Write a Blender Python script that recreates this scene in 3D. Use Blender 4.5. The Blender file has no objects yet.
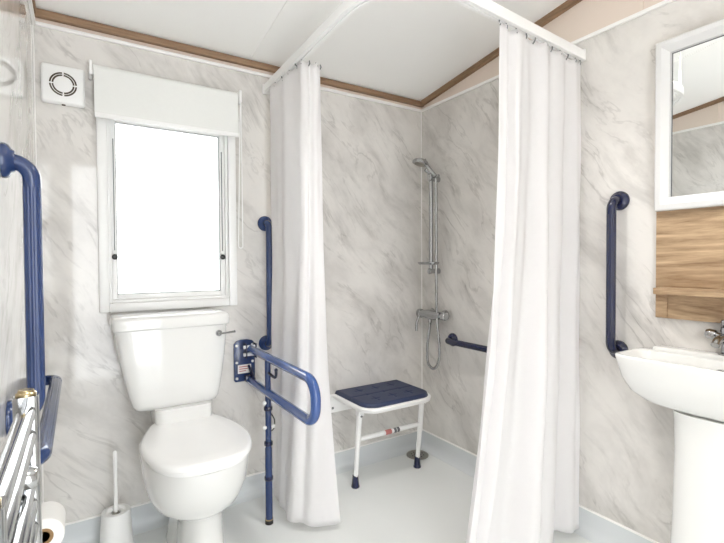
import bpy, bmesh, math, random
from mathutils import Vector, Matrix, Quaternion
random.seed(7)
S = bpy.context.scene
COL = S.collection
PI = math.pi
# room frame: X runs along the back wall, Y into the room, Z up; the camera stands at X=0, Y=0
XL, XR, YB, YF = -0.1297, 1.7204, 2.0485, -0.80
ZT = 1.985                                   # top of the marble panels
def ceil_z(y): return 2.030 + 0.135 * (YB - y)

# ------------------------------------------------------------------ helpers
def tag(o, label=None, cat=None, group=None, kind=None):
    if label: o['label'] = label
    if cat: o['category'] = cat
    if group: o['group'] = group
    if kind: o['kind'] = kind
    return o
def empty(name, loc, label, cat, group=None):
    o = bpy.data.objects.new(name, None); COL.objects.link(o)
    o.location = loc; o.empty_display_size = 0.05
    return tag(o, label, cat, group)
def build(name, bm, mat, parent=None, smooth=True, angle=40, label=None):
    bmesh.ops.recalc_face_normals(bm, faces=bm.faces[:])
    me = bpy.data.meshes.new(name)
    if parent is not None:
        bmesh.ops.translate(bm, verts=bm.verts[:], vec=-Vector(parent['_w']) if '_w' in parent else -world_of(parent))
    bm.to_mesh(me); bm.free()
    o = bpy.data.objects.new(name, me); COL.objects.link(o)
    mats = mat if isinstance(mat, (list, tuple)) else [mat]
    for m in mats: me.materials.append(m)
    if parent is not None: o.parent = parent
    if smooth:
        for p in me.polygons: p.use_smooth = True
        try: me.set_sharp_from_angle(angle=math.radians(angle))
        except Exception: pass
    if label: o['label'] = label
    return o
def world_of(o):
    v = Vector(o.location); p = o.parent
    while p: v += Vector(p.location); p = p.parent
    return v
def struct(name, bm, mat, **k):
    o = build(name, bm, mat, **k); o['kind'] = 'structure'; return o
def B(): return bmesh.new()
def box(bm, x0, x1, y0, y1, z0, z1, bev=0.0, seg=2, mi=0):
    t = bmesh.new()
    bmesh.ops.create_cube(t, size=1)
    for v in t.verts:
        v.co = Vector((x0 + (v.co.x + .5) * (x1 - x0), y0 + (v.co.y + .5) * (y1 - y0), z0 + (v.co.z + .5) * (z1 - z0)))
    if bev: bmesh.ops.bevel(t, geom=t.edges[:], offset=bev, segments=seg, profile=.5, affect='EDGES')
    merge(bm, t, mi); return bm
def merge(bm, t, mi=0):
    vm = {v: bm.verts.new(v.co) for v in t.verts}
    for f in t.faces:
        try:
            g = bm.faces.new([vm[v] for v in f.verts]); g.material_index = mi
        except ValueError: pass
    t.free()
def fillet(pts, r, n=8):
    P = [Vector(p) for p in pts]; out = [P[0]]
    for i in range(1, len(P) - 1):
        a = (P[i-1] - P[i]); b = (P[i+1] - P[i]); la, lb = a.length, b.length
        a.normalize(); b.normalize()
        ang = a.angle(b)
        d = min(r / math.tan(ang / 2), la * .49 if i > 1 else la * .98, lb * .49 if i < len(P) - 2 else lb * .98)
        rr = d * math.tan(ang / 2)
        c = P[i] + (a + b).normalized() * (rr / math.sin(ang / 2))
        s = P[i] + a * d - c; e = P[i] + b * d - c
        tot = s.angle(e); ax = s.cross(e).normalized()
        for k in range(n + 1): out.append(c + Quaternion(ax, tot * k / n) @ s)
    out.append(P[-1]); return out
def tube(bm, pts, r, seg=20, caps=True, flute=0.0, nfl=12, radii=None, squash=None, mi=0):
    P = [Vector(p) for p in pts]
    Q = [P[0]]
    for p in P[1:]:
        if (p - Q[-1]).length > 1e-6: Q.append(p)
    P = Q; n = len(P)
    T = []
    for i in range(n):
        t = (P[min(i+1, n-1)] - P[max(i-1, 0)]); T.append(t.normalized())
    u = T[0].orthogonal().normalized(); rings = []
    for i in range(n):
        if i:
            q = T[i-1].rotation_difference(T[i]); u = (q @ u)
        u = (u - T[i] * u.dot(T[i])).normalized(); w = T[i].cross(u)
        rr = radii[i] if radii else r
        ring = []
        for k in range(seg):
            a = 2 * PI * k / seg
            f = rr * (1 - flute * (0.5 + 0.5 * math.cos(nfl * a)) ** 2)
            ring.append(bm.verts.new(P[i] + (u * math.cos(a) + w * math.sin(a)) * f))
        rings.append(ring)
    skin(bm, rings, True, caps, caps, mi)
    return bm
def skin(bm, rings, closed=True, cap0=True, cap1=True, mi=0):
    for a, b in zip(rings[:-1], rings[1:]):
        m = len(a)
        for k in range(m if closed else m - 1):
            f = bm.faces.new((a[k], a[(k+1) % m], b[(k+1) % m], b[k])); f.material_index = mi
    if cap0: bm.faces.new(list(reversed(rings[0]))).material_index = mi
    if cap1: bm.faces.new(rings[-1]).material_index = mi
def lathe(bm, o, ax, prof, seg=32, mi=0):
    """prof: (distance along ax, radius)"""
    o = Vector(o); ax = Vector(ax).normalized(); u = ax.orthogonal().normalized(); w = ax.cross(u)
    rings = []
    for d, r in prof:
        r = max(r, 1e-4)
        rings.append([bm.verts.new(o + ax * d + (u * math.cos(2*PI*k/seg) + w * math.sin(2*PI*k/seg)) * r) for k in range(seg)])
    skin(bm, rings, True, True, True, mi); return bm
def loft(bm, rings, cap0=True, cap1=True, mi=0):
    R = [[bm.verts.new(p) for p in r] for r in rings]
    skin(bm, R, True, cap0, cap1, mi); return bm
def sq(v, n): return math.copysign(abs(v) ** (2.0 / n), v)
def rrect(cx, cy, hx, hy, z, n=6, m=64):
    return [Vector((cx + hx * sq(math.cos(2*PI*k/m), n), cy + hy * sq(math.sin(2*PI*k/m), n), z)) for k in range(m)]
def sphere(bm, c, r, sx=1, sy=1, sz=1, mi=0, seg=16):
    t = bmesh.new(); bmesh.ops.create_uvsphere(t, u_segments=seg, v_segments=seg // 2, radius=r)
    for v in t.verts: v.co = Vector((v.co.x * sx, v.co.y * sy, v.co.z * sz)) + Vector(c)
    merge(bm, t, mi); return bm
def catmull(P, n=10):
    P = [Vector(p) for p in P]; out = []
    for i in range(len(P) - 1):
        p0 = P[max(i-1, 0)]; p1 = P[i]; p2 = P[i+1]; p3 = P[min(i+2, len(P)-1)]
        for k in range(n):
            t = k / n
            out.append(.5 * ((2*p1) + (p2-p0)*t + (2*p0-5*p1+4*p2-p3)*t*t + (3*p1-p0-3*p2+p3)*t**3))
    out.append(P[-1]); return out
def interp(P, s):
    x = s * (len(P) - 1); i = min(int(x), len(P) - 2); return P[i].lerp(P[i+1], x - i)

# ------------------------------------------------------------------ materials
def srgb(r, g, b):
    f = lambda c: (c / 255) / 12.92 if c / 255 <= .04045 else ((c / 255 + .055) / 1.055) ** 2.4
    return (f(r), f(g), f(b), 1)
def pbr(name, col, rough=.5, metal=0, coat=0, noise=0.0, nscale=20, bump=0.0, spec=.5, aniso=None):
    m = bpy.data.materials.new(name); m.use_nodes = True; N = m.node_tree.nodes; L = m.node_tree.links
    p = N['Principled BSDF']; p.inputs['Base Color'].default_value = col
    p.inputs['Roughness'].default_value = rough; p.inputs['Metallic'].default_value = metal
    p.inputs['Coat Weight'].default_value = coat; p.inputs['Specular IOR Level'].default_value = spec
    if noise or bump:
        tc = N.new('ShaderNodeTexCoord'); n = N.new('ShaderNodeTexNoise'); n.inputs['Scale'].default_value = nscale; n.inputs['Detail'].default_value = 5
        L.new(tc.outputs['Object'], n.inputs['Vector'])
        if noise:
            mx = N.new('ShaderNodeMix'); mx.data_type = 'RGBA'
            mx.inputs['A'].default_value = [c * (1 - noise) for c in col[:3]] + [1]
            mx.inputs['B'].default_value = [min(1, c * (1 + noise)) for c in col[:3]] + [1]
            L.new(n.outputs['Fac'], mx.inputs['Factor']); L.new(mx.outputs['Result'], p.inputs['Base Color'])
        if bump:
            b = N.new('ShaderNodeBump'); b.inputs['Strength'].default_value = bump; b.inputs['Distance'].default_value = .002
            L.new(n.outputs['Fac'], b.inputs['Height']); L.new(b.outputs['Normal'], p.inputs['Normal'])
    return m
def math_node(N, op, a=None, b=None):
    n = N.new('ShaderNodeMath'); n.operation = op
    if isinstance(a, (int, float)): n.inputs[0].default_value = a
    if isinstance(b, (int, float)): n.inputs[1].default_value = b
    return n
def marble_material():
    m = bpy.data.materials.new('marble_panel'); m.use_nodes = True; N = m.node_tree.nodes; L = m.node_tree.links
    p = N['Principled BSDF']; p.inputs['Roughness'].default_value = .05
    tc = N.new('ShaderNodeTexCoord'); sp = N.new('ShaderNodeSeparateXYZ'); L.new(tc.outputs['Object'], sp.inputs[0])
    u = math_node(N, 'SUBTRACT'); L.new(sp.outputs['X'], u.inputs[0]); L.new(sp.outputs['Y'], u.inputs[1])
    cb = N.new('ShaderNodeCombineXYZ'); L.new(u.outputs[0], cb.inputs['X']); L.new(sp.outputs['Z'], cb.inputs['Y'])
    # gentle large scale bend of the vein direction
    nb = N.new('ShaderNodeTexNoise'); nb.inputs['Scale'].default_value = 1.7; nb.inputs['Detail'].default_value = 2
    L.new(cb.outputs[0], nb.inputs['Vector'])
    sub = N.new('ShaderNodeVectorMath'); sub.operation = 'SUBTRACT'; sub.inputs[1].default_value = (.5, .5, .5); L.new(nb.outputs['Color'], sub.inputs[0])
    sc = N.new('ShaderNodeVectorMath'); sc.operation = 'SCALE'; sc.inputs['Scale'].default_value = .26; L.new(sub.outputs[0], sc.inputs[0])
    add = N.new('ShaderNodeVectorMath'); add.operation = 'ADD'; L.new(cb.outputs[0], add.inputs[0]); L.new(sc.outputs[0], add.inputs[1])
    rot = N.new('ShaderNodeMapping'); rot.vector_type = 'POINT'; rot.inputs['Rotation'].default_value = (0, 0, math.radians(50))
    L.new(add.outputs[0], rot.inputs['Vector'])
    def stretched(sx, sy, off):
        q = N.new('ShaderNodeMapping'); q.inputs['Scale'].default_value = (sx, sy, 1); q.inputs['Location'].default_value = (off, off * 1.7, off)
        L.new(rot.outputs[0], q.inputs['Vector']); return q
    def ridge(sx, sy, off, width, detail, rough):
        q = stretched(sx, sy, off); n = N.new('ShaderNodeTexNoise'); n.inputs['Scale'].default_value = 1
        n.inputs['Detail'].default_value = detail; n.inputs['Roughness'].default_value = rough; n.inputs['Distortion'].default_value = .35
        L.new(q.outputs[0], n.inputs['Vector'])
        a = math_node(N, 'SUBTRACT', None, .5); L.new(n.outputs['Fac'], a.inputs[0])
        b = math_node(N, 'ABSOLUTE'); L.new(a.outputs[0], b.inputs[0])
        r = N.new('ShaderNodeMapRange'); r.interpolation_type = 'SMOOTHSTEP'; r.inputs['From Min'].default_value = 0; r.inputs['From Max'].default_value = width
        r.inputs['To Min'].default_value = 1; r.inputs['To Max'].default_value = 0
        L.new(b.outputs[0], r.inputs['Value']); return r.outputs['Result']
    def mask(sx, sy, off, lo, hi):
        q = stretched(sx, sy, off); n = N.new('ShaderNodeTexNoise'); n.inputs['Scale'].default_value = 1; n.inputs['Detail'].default_value = 5
        n.inputs['Roughness'].default_value = .62
        L.new(q.outputs[0], n.inputs['Vector'])
        r = N.new('ShaderNodeMapRange'); r.interpolation_type = 'SMOOTHSTEP'; r.inputs['From Min'].default_value = lo; r.inputs['From Max'].default_value = hi
        L.new(n.outputs['Fac'], r.inputs['Value']); return r.outputs['Result']
    def mul(a, b, k=None):
        x = math_node(N, 'MULTIPLY'); L.new(a, x.inputs[0])
        if b is None: x.inputs[1].default_value = k
        else: L.new(b, x.inputs[1])
        return x.outputs[0]
    def addn(a, b):
        x = math_node(N, 'ADD'); x.use_clamp = True; L.new(a, x.inputs[0]); L.new(b, x.inputs[1]); return x.outputs[0]
    veins = mul(ridge(1.7, 7.0, 3.1, .022, 5, .58), mask(3.2, 6, 9.4, .46, .62))
    fine = mul(ridge(3.4, 14, 7.7, .030, 4, .55), mask(4, 8, 1.4, .48, .64))
    cloud = mask(2.8, 4.6, 5.2, .38, .72)
    smear = mask(3.2, 13, 12.3, .50, .74)
    tot = addn(addn(mul(veins, None, .34), mul(fine, None, .26)), addn(mul(cloud, None, .40), mul(smear, None, .34)))
    mx = N.new('ShaderNodeMix'); mx.data_type = 'RGBA'
    mx.inputs['A'].default_value = srgb(227, 224, 220); mx.inputs['B'].default_value = srgb(158, 154, 150)
    L.new(tot, mx.inputs['Factor']); L.new(mx.outputs['Result'], p.inputs['Base Color'])
    return m
def wood_material(name, c1, c2, axis, scale=1.0, rough=.5):
    m = bpy.data.materials.new(name); m.use_nodes = True; N = m.node_tree.nodes; L = m.node_tree.links
    p = N['Principled BSDF']; p.inputs['Roughness'].default_value = rough
    tc = N.new('ShaderNodeTexCoord'); mp = N.new('ShaderNodeMapping')
    s = [26 * scale] * 3; s['XYZ'.index(axis)] = 2.2 * scale; mp.inputs['Scale'].default_value = s
    L.new(tc.outputs['Object'], mp.inputs['Vector'])
    n = N.new('ShaderNodeTexNoise'); n.inputs['Scale'].default_value = 1; n.inputs['Detail'].default_value = 6; n.inputs['Roughness'].default_value = .65; n.inputs['Distortion'].default_value = 1.2
    L.new(mp.outputs[0], n.inputs['Vector'])
    n2 = N.new('ShaderNodeTexNoise'); n2.inputs['Scale'].default_value = 4.5; n2.inputs['Detail'].default_value = 5; n2.inputs['Roughness'].default_value = .7
    L.new(mp.outputs[0], n2.inputs['Vector'])
    a = math_node(N, 'MULTIPLY', None, .65); L.new(n.outputs['Fac'], a.inputs[0])
    b = math_node(N, 'MULTIPLY', None, .35); L.new(n2.outputs['Fac'], b.inputs[0])
    c = math_node(N, 'ADD'); L.new(a.outputs[0], c.inputs[0]); L.new(b.outputs[0], c.inputs[1])
    r = N.new('ShaderNodeMapRange'); r.inputs['From Min'].default_value = .36; r.inputs['From Max'].default_value = .64; L.new(c.outputs[0], r.inputs['Value'])
    mx = N.new('ShaderNodeMix'); mx.data_type = 'RGBA'; mx.inputs['A'].default_value = c1; mx.inputs['B'].default_value = c2
    L.new(r.outputs[0], mx.inputs['Factor']); L.new(mx.outputs['Result'], p.inputs['Base Color'])
    bp = N.new('ShaderNodeBump'); bp.inputs['Strength'].default_value = .25; bp.inputs['Distance'].default_value = .001
    L.new(c.outputs[0], bp.inputs['Height']); L.new(bp.outputs['Normal'], p.inputs['Normal'])
    return m
def cloth_material():
    m = bpy.data.materials.new('curtain_cloth'); m.use_nodes = True; N = m.node_tree.nodes; L = m.node_tree.links
    p = N['Principled BSDF']; p.inputs['Base Color'].default_value = srgb(250, 249, 250); p.inputs['Roughness'].default_value = .8
    p.inputs['Specular IOR Level'].default_value = .2
    t = N.new('ShaderNodeBsdfTranslucent'); t.inputs['Color'].default_value = srgb(250, 249, 249)
    mx = N.new('ShaderNodeMixShader'); mx.inputs[0].default_value = .50
    L.new(p.outputs[0], mx.inputs[1]); L.new(t.outputs[0], mx.inputs[2]); L.new(mx.outputs[0], N['Material Output'].inputs['Surface'])
    tc = N.new('ShaderNodeTexCoord'); n = N.new('ShaderNodeTexNoise'); n.inputs['Scale'].default_value = 9; n.inputs['Detail'].default_value = 3
    L.new(tc.outputs['Object'], n.inputs['Vector'])
    b = N.new('ShaderNodeBump'); b.inputs['Strength'].default_value = .25; b.inputs['Distance'].default_value = .02
    L.new(n.outputs['Fac'], b.inputs['Height']); L.new(b.outputs['Normal'], p.inputs['Normal']); L.new(b.outputs['Normal'], t.inputs['Normal'])
    return m
def glass_material():
    m = bpy.data.materials.new('window_glass'); m.use_nodes = True; N = m.node_tree.nodes; L = m.node_tree.links
    N.remove(N['Principled BSDF'])
    t = N.new('ShaderNodeBsdfTransparent'); t.inputs['Color'].default_value = (.97, .98, .97, 1)
    g = N.new('ShaderNodeBsdfGlossy'); g.inputs['Roughness'].default_value = .03
    f = N.new('ShaderNodeFresnel'); f.inputs['IOR'].default_value = 1.45
    mx = N.new('ShaderNodeMixShader'); L.new(f.outputs[0], mx.inputs[0]); L.new(t.outputs[0], mx.inputs[1]); L.new(g.outputs[0], mx.inputs[2])
    L.new(mx.outputs[0], N['Material Output'].inputs['Surface']); return m
def emit(name, col, s):
    m = bpy.data.materials.new(name); m.use_nodes = True; N = m.node_tree.nodes; L = m.node_tree.links
    N.remove(N['Principled BSDF']); e = N.new('ShaderNodeEmission'); e.inputs['Color'].default_value = col; e.inputs['Strength'].default_value = s
    L.new(e.outputs[0], N['Material Output'].inputs['Surface']); return m
def floor_material():
    m = pbr('floor_vinyl', srgb(200, 202, 202), .28); N = m.node_tree.nodes; L = m.node_tree.links; p = N['Principled BSDF']
    tc = N.new('ShaderNodeTexCoord'); n = N.new('ShaderNodeTexNoise'); n.inputs['Scale'].default_value = 260; n.inputs['Detail'].default_value = 2
    L.new(tc.outputs['Object'], n.inputs['Vector'])
    n2 = N.new('ShaderNodeTexNoise'); n2.inputs['Scale'].default_value = 3; n2.inputs['Detail'].default_value = 4; L.new(tc.outputs['Object'], n2.inputs['Vector'])
    mx = N.new('ShaderNodeMix'); mx.data_type = 'RGBA'; mx.inputs['A'].default_value = srgb(221, 224, 223); mx.inputs['B'].default_value = srgb(230, 232, 231)
    L.new(n2.outputs['Fac'], mx.inputs['Factor']); L.new(mx.outputs['Result'], p.inputs['Base Color'])
    b = N.new('ShaderNodeBump'); b.inputs['Strength'].default_value = .12; b.inputs['Distance'].default_value = .001
    L.new(n.outputs['Fac'], b.inputs['Height']); L.new(b.outputs['Normal'], p.inputs['Normal']); return m

MARBLE = marble_material()
FLOOR = floor_material()
SKIRT = pbr('skirting_vinyl', srgb(214, 218, 220), .35, noise=.03, nscale=6)
CEIL = pbr('ceiling_board', srgb(247, 247, 245), .55, noise=.015, nscale=4)
CREAM = pbr('cream_board', srgb(228, 214, 202), .45, noise=.02, nscale=5)
WHITE = pbr('white_plastic', srgb(244, 244, 243), .3, noise=.01, nscale=8)
TRIMW = pbr('white_trim', srgb(246, 245, 243), .35, noise=.01, nscale=8)
CERAMIC = pbr('white_ceramic', srgb(229, 229, 227), .07, coat=.4, noise=.006, nscale=3)
SEATW = pbr('seat_plastic', srgb(244, 244, 243), .16, noise=.006, nscale=3)
BLUE = pbr('blue_plastic', srgb(38, 58, 102), .22, coat=.3, noise=.06, nscale=14)
NAVY = pbr('navy_plastic', srgb(23, 29, 62), .22, coat=.3, noise=.06, nscale=14)
STEELBLUE = pbr('blue_coated_steel', srgb(54, 86, 148), .12, coat=.6, noise=.05, nscale=10)
PADBLUE = pbr('navy_seat_pad', srgb(44, 54, 84), .5, noise=.08, nscale=60, bump=.15)
CHROME = pbr('chrome', srgb(176, 177, 178), .09, 1, noise=.03, nscale=12)
STEEL = pbr('brushed_steel', srgb(165, 160, 152), .32, 1, noise=.08, nscale=40)
BRASS = pbr('brass', srgb(186, 168, 132), .25, 1, noise=.05, nscale=20)
DARK = pbr('dark_slot', srgb(74, 62, 48), .6, noise=.1, nscale=40)
GASKET = pbr('grey_gasket', srgb(120, 122, 124), .5, noise=.08, nscale=40)
BLACK = pbr('black_rubber', srgb(34, 32, 32), .5, noise=.1, nscale=30)
BLIND = pbr('blind_fabric', srgb(232, 233, 230), .8, noise=.015, nscale=80)
PAPER = pbr('tissue_paper', srgb(248, 247, 244), .9, noise=.015, nscale=60, bump=.3)
CARD = pbr('cardboard', srgb(150, 120, 84), .8, noise=.08, nscale=30)
LABELW = pbr('label_white', srgb(236, 232, 230), .4, noise=.02, nscale=30)
REDINK = pbr('label_red', srgb(186, 112, 108), .5, noise=.05, nscale=30)
GREYINK = pbr('label_grey', srgb(96, 96, 100), .5, noise=.05, nscale=30)
OAK = wood_material('oak_panel', srgb(124, 96, 68), srgb(206, 178, 144), 'Y', .75)
OAKDARK = wood_material('oak_trim', srgb(126, 98, 74), srgb(158, 128, 100), 'X', 1.2)
OAKDARKY = wood_material('oak_trim_gable', srgb(126, 98, 74), srgb(158, 128, 100), 'Y', 1.2)
CLOTH = cloth_material()
GLASS = glass_material()
SILVER = pbr('mirror_silver', (.93, .94, .93, 1), .01, 1, noise=.004, nscale=2)
FRAMEW = pbr('mirror_frame_white', srgb(222, 222, 222), .25, noise=.01, nscale=6)
LAMP = emit('lamp_glow', (1, .95, .88, 1), 30)
STAIN = pbr('grey_plastic', srgb(170, 172, 172), .4, noise=.04, nscale=30)

# ------------------------------------------------------------------ room shell
T = .06
bm = B(); box(bm, XL - T, XR + T, YF - T, YB + T, -.06, 0)
struct('floor', bm, FLOOR, smooth=False)
HX0, HX1, HZ0, HZ1 = .098, .580, .938, 1.705
bm = B()
box(bm, XL - T, HX0, YB, YB + T, 0, 2.2); box(bm, HX1, XR + T, YB, YB + T, 0, 2.2)
box(bm, HX0, HX1, YB, YB + T, 0, HZ0); box(bm, HX0, HX1, YB, YB + T, HZ1, 2.2)
struct('wall_back', bm, MARBLE, smooth=False)
def gable(x0, x1, z0, off=0.0, y0=YF - T, y1=YB):
    bm = B(); a = [bm.verts.new((x, y, z)) for x in (x0, x1) for y, z in ((y0, z0), (y1, z0), (y1, ceil_z(y1) + off), (y0, ceil_z(y0) + off))]
    for f in ((0, 1, 2, 3), (7, 6, 5, 4), (0, 4, 5, 1), (1, 5, 6, 2), (2, 6, 7, 3), (3, 7, 4, 0)): bm.faces.new([a[i] for i in f])
    return bm
struct('wall_right', gable(XR, XR + T, 0, .05), MARBLE, smooth=False)
struct('wall_left', gable(XL - T, XL, 0, .05), MARBLE, smooth=False)
DX0, DX1, DZ = -.06, .62, 2.02  # unseen doorway, added and sized to let daylight in
bm = B()
box(bm, XL - T, DX0, YF - T, YF, 0, 2.42); box(bm, DX1, XR + T, YF - T, YF, 0, 2.42); box(bm, DX0, DX1, YF - T, YF, DZ, 2.42)
struct('wall_front', bm, TRIMW, smooth=False)
bm = B()
a = [bm.verts.new((x, y, ceil_z(y) + dz)) for dz in (0, .06) for x in (XL - T, XR + T) for y in (YF - T, YB + T)]
for f in ((0, 1, 3, 2), (4, 6, 7, 5), (0, 2, 6, 4), (1, 5, 7, 3), (0, 4, 5, 1), (2, 3, 7, 6)): bm.faces.new([a[i] for i in f])
struct('ceiling', bm, CEIL, smooth=False)
# cover strip over the ceiling joint
def sloped_strip(x0, x1, y0, y1, d0, d1):
    bm = B(); a = [bm.verts.new((x, y, ceil_z(y) - d)) for d in (d0, d1) for x in (x0, x1) for y in (y0, y1)]
    for f in ((0, 1, 3, 2), (4, 6, 7, 5), (0, 2, 6, 4), (1, 5, 7, 3), (0, 4, 5, 1), (2, 3, 7, 6)): bm.faces.new([a[i] for i in f])
    return bm
tn = [0]
def trim(bm, mat, smooth=False):
    tn[0] += 1; return struct('trim_%d' % tn[0], bm, mat, smooth=smooth)
trim(sloped_strip(.682, .706, YF, YB - .03, .0, .003), CEIL)
# cream strips and gable boards above the marble
bm = B(); box(bm, XL, XR, YB - .004, YB, ZT + .004, 2.02); trim(bm, CREAM)
trim(gable(XR - .004, XR, ZT + .004, .0, YF, YB - .004), CREAM)
trim(gable(XL, XL + .004, ZT + .004, .0, YF, YB - .004), CREAM)
# white cap strips
bm = B(); box(bm, XL, XR, YB - .011, YB, ZT - .008, ZT + .006, .002); trim(bm, TRIMW)
bm = B(); box(bm, XR - .011, XR, YF, YB - .011, ZT - .008, ZT + .006, .002); trim(bm, TRIMW)
bm = B(); box(bm, XL, XL + .011, YF, YB - .011, ZT - .008, ZT + .006, .002); trim(bm, TRIMW)
# cover strips on the gable boards
bm = B(); box(bm, XR - .009, XR - .004, .820, .832, ZT + .006, ceil_z(.82) - .03); trim(bm, CREAM)
bm = B(); box(bm, XL + .004, XL + .009, 1.22, 1.232, ZT + .006, ceil_z(1.22) - .03); trim(bm, CREAM)
# wooden ceiling beads
def bead(pts, mat):
    bm = B(); tube(bm, pts, .017, 16); return trim(bm, mat, True)
bm = B(); box(bm, XL, XR, YB - .030, YB - .004, 2.004, ceil_z(YB) + .001, .004); trim(bm, OAKDARK)
def gable_bead(x0, x1):
    bm = sloped_strip(x0, x1, YF, YB - .03, -.002, .026)
    return trim(bm, OAKDARKY)
gable_bead(XR - .026, XR - .004); gable_bead(XL + .004, XL + .014)
# white corner strips
bm = B(); box(bm, XR - .006, XR, YB - .006, YB, .095, ZT - .008, .003); trim(bm, TRIMW)
bm = B(); box(bm, XL, XL + .005, YB - .005, YB, .095, ZT - .008, .003); trim(bm, TRIMW)
# coved vinyl skirting with a white cap line; profile (distance from wall, height)
SK = [(0, .094), (.006, .094), (.007, .06), (.008, .035), (.012, .020), (.020, .010), (.032, .004), (.046, .001), (.046, -.01), (0, -.01)]
def skirting(name, x0, y0, x1, y1, nx, ny):
    bm = B(); R = []
    for (x, y) in ((x0, y0), (x1, y1)): R.append([bm.verts.new((x + nx * d, y + ny * d, h)) for d, h in SK])
    skin(bm, R, True)
    return struct(name, bm, SKIRT, angle=50)
skirting('baseboard_back', XL, YB, XR, YB, 0, -1)
skirting('baseboard_right', XR, YB, XR, YF, -1, 0)
skirting('baseboard_left', XL, YF, XL, YB, 1, 0)
bm = B(); box(bm, XL, XR, YB - .009, YB, .093, .100, .002); trim(bm, TRIMW)
bm = B(); box(bm, XR - .009, XR, YF, YB - .009, .093, .100, .002); trim(bm, TRIMW)
bm = B(); box(bm, XL, XL + .009, YF, YB - .009, .093, .100, .002); trim(bm, TRIMW)
# door lining of the opening behind the camera
bm = B(); box(bm, DX0 - .03, DX0 + .015, YF - T - .01, YF + .012, 0, DZ + .03, .003); box(bm, DX1 - .015, DX1 + .03, YF - T - .01, YF + .012, 0, DZ + .03, .003)
box(bm, DX0 + .015, DX1 - .015, YF - T - .01, YF + .012, DZ - .015, DZ + .03, .003); trim(bm, TRIMW)

# unseen wall added outside the doorway to keep daylight off the right wall
bm = B(); box(bm, DX0 - .10, DX0 - .04, YF - T - 1.15, YF - T - .001, -.06, 2.35); struct('wall_hall_blocker', bm, TRIMW, smooth=False)

# ------------------------------------------------------------------ window
def ring_frame(bm, x0, x1, z0, z1, y0, y1, w, bev=.004):
    for b in ((x0, x0 + w, z0, z1), (x1 - w, x1, z0, z1), (x0 + w, x1 - w, z0, z0 + w), (x0 + w, x1 - w, z1 - w, z1)):
        box(bm, b[0], b[1], y0, y1, b[2], b[3], bev)
bm = B(); ring_frame(bm, .066, .612, .903, 1.740, YB - .018, YB + .0, .036, .005)
ring_frame(bm, .098, .580, .938, 1.705, YB + .0, YB + .055, .014, .003)
win = struct('window_1', bm, WHITE); win['label'] = 'white framed window with blown-out daylight above the toilet cistern'
def wchild(name, bm, mat, **k):
    o = build(name, bm, mat, win, **k); o['kind'] = 'structure'; return o
win['_w'] = (0, 0, 0)
bm = B(); ring_frame(bm, .112, .566, .952, 1.691, YB + .012, YB + .040, .020, .004); wchild('window_sash', bm, WHITE)
bm = B(); ring_frame(bm, .1315, .5465, .9715, 1.6715, YB + .020, YB + .036, .004, 0); wchild('gasket', bm, STAIN)
bm = B(); box(bm, .134, .544, YB + .026, YB + .030, .974, 1.669); wchild('window_pane', bm, GLASS)
for sx, x in ((1, .124), (-1, .554)):
    bm = B(); box(bm, x - .0016, x + .0016, YB + .007, YB + .0125, 1.14, 1.60, .0005); wchild('window_stay', bm, GASKET)
    bm = B(); lathe(bm, (x, YB + .012, 1.125), (0, -1, 0), [(0, .011), (.012, .011), (.016, .008), (.016, .0)], 20); wchild('window_catch', bm, BLACK)
    bm = B(); box(bm, x - .008, x + .008, YB + .002, YB + .0125, 1.138, 1.152, .002); wchild('window_catch_plate', bm, WHITE)

# ------------------------------------------------------------------ roller blind
t = empty('roller_blind', (.335, YB, 1.85), 'short white roller blind pulled partway over the window top', 'blind')
bm = B(); tube(bm, [(.058, YB - .048, 1.838), (.612, YB - .048, 1.838)], .021, 24); build('roller_tube', bm, BLIND, t)
for x0, x1 in ((.044, .056), (.614, .626)):
    bm = B(); box(bm, x0, x1, YB - .075, YB - .0005, 1.812, 1.866, .004); build('bracket', bm, WHITE, t)
bm = B(); y = YB - .0695; box(bm, .060, .610, y - .0012, y + .0012, 1.672, 1.840)
build('blind_fabric', bm, BLIND, t)
bm = B(); box(bm, .060, .610, y - .004, y + .004, 1.655, 1.674, .003); build('bottom_bar', bm, WHITE, t)
bm = B(); P = [(.624, YB - .085, 1.825)] + [(.626, YB - .085, 1.825 - i * .02) for i in range(1, 32)]
loop = fillet([(.620, YB - .064, 1.825), (.606, YB - .062, 1.165), (.630, YB - .048, 1.165), (.632, YB - .036, 1.825)], .011, 6)
tube(bm, loop, .0026, 8); build('pull_chain', bm, WHITE, t)

# ------------------------------------------------------------------ extractor fan
t = empty('extractor_fan', (-.038, YB, 1.768), 'square white extractor fan with a round slotted grille', 'fan')
FX, FZ = -.038, 1.768
bm = B(); box(bm, FX - .069, FX + .069, YB - .034, YB - .0005, FZ - .071, FZ + .071, .010, 3); build('fan_housing', bm, WHITE, t)
for r in (.041, .033):
    for q in range(4):
        bm = B(); a0, a1 = q * PI / 2 + .07 + PI / 4 * 0, (q + 1) * PI / 2 - .07
        rings = []
        for k in range(17):
            a = a0 + (a1 - a0) * k / 16; c, s = math.cos(a), math.sin(a); w = .0026
            rings.append([bm.verts.new((FX + c * (r + d), yy, FZ + s * (r + d))) for d, yy in ((-w, YB - .033), (w, YB - .033), (w, YB - .0352), (-w, YB - .0352))])
        skin(bm, rings, True); build('grille_slot', bm, DARK, t)
bm = B(); lathe(bm, (FX, YB - .033, FZ), (0, -1, 0), [(0, .028), (.003, .0275), (.004, .025), (.004, 0)], 32); build('centre_cap', bm, WHITE, t)
bm = B(); box(bm, FX - .006, FX + .006, YB - .026, YB - .014, FZ - .0735, FZ - .071, .001); build('pull_switch', bm, DARK, t)

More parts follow.
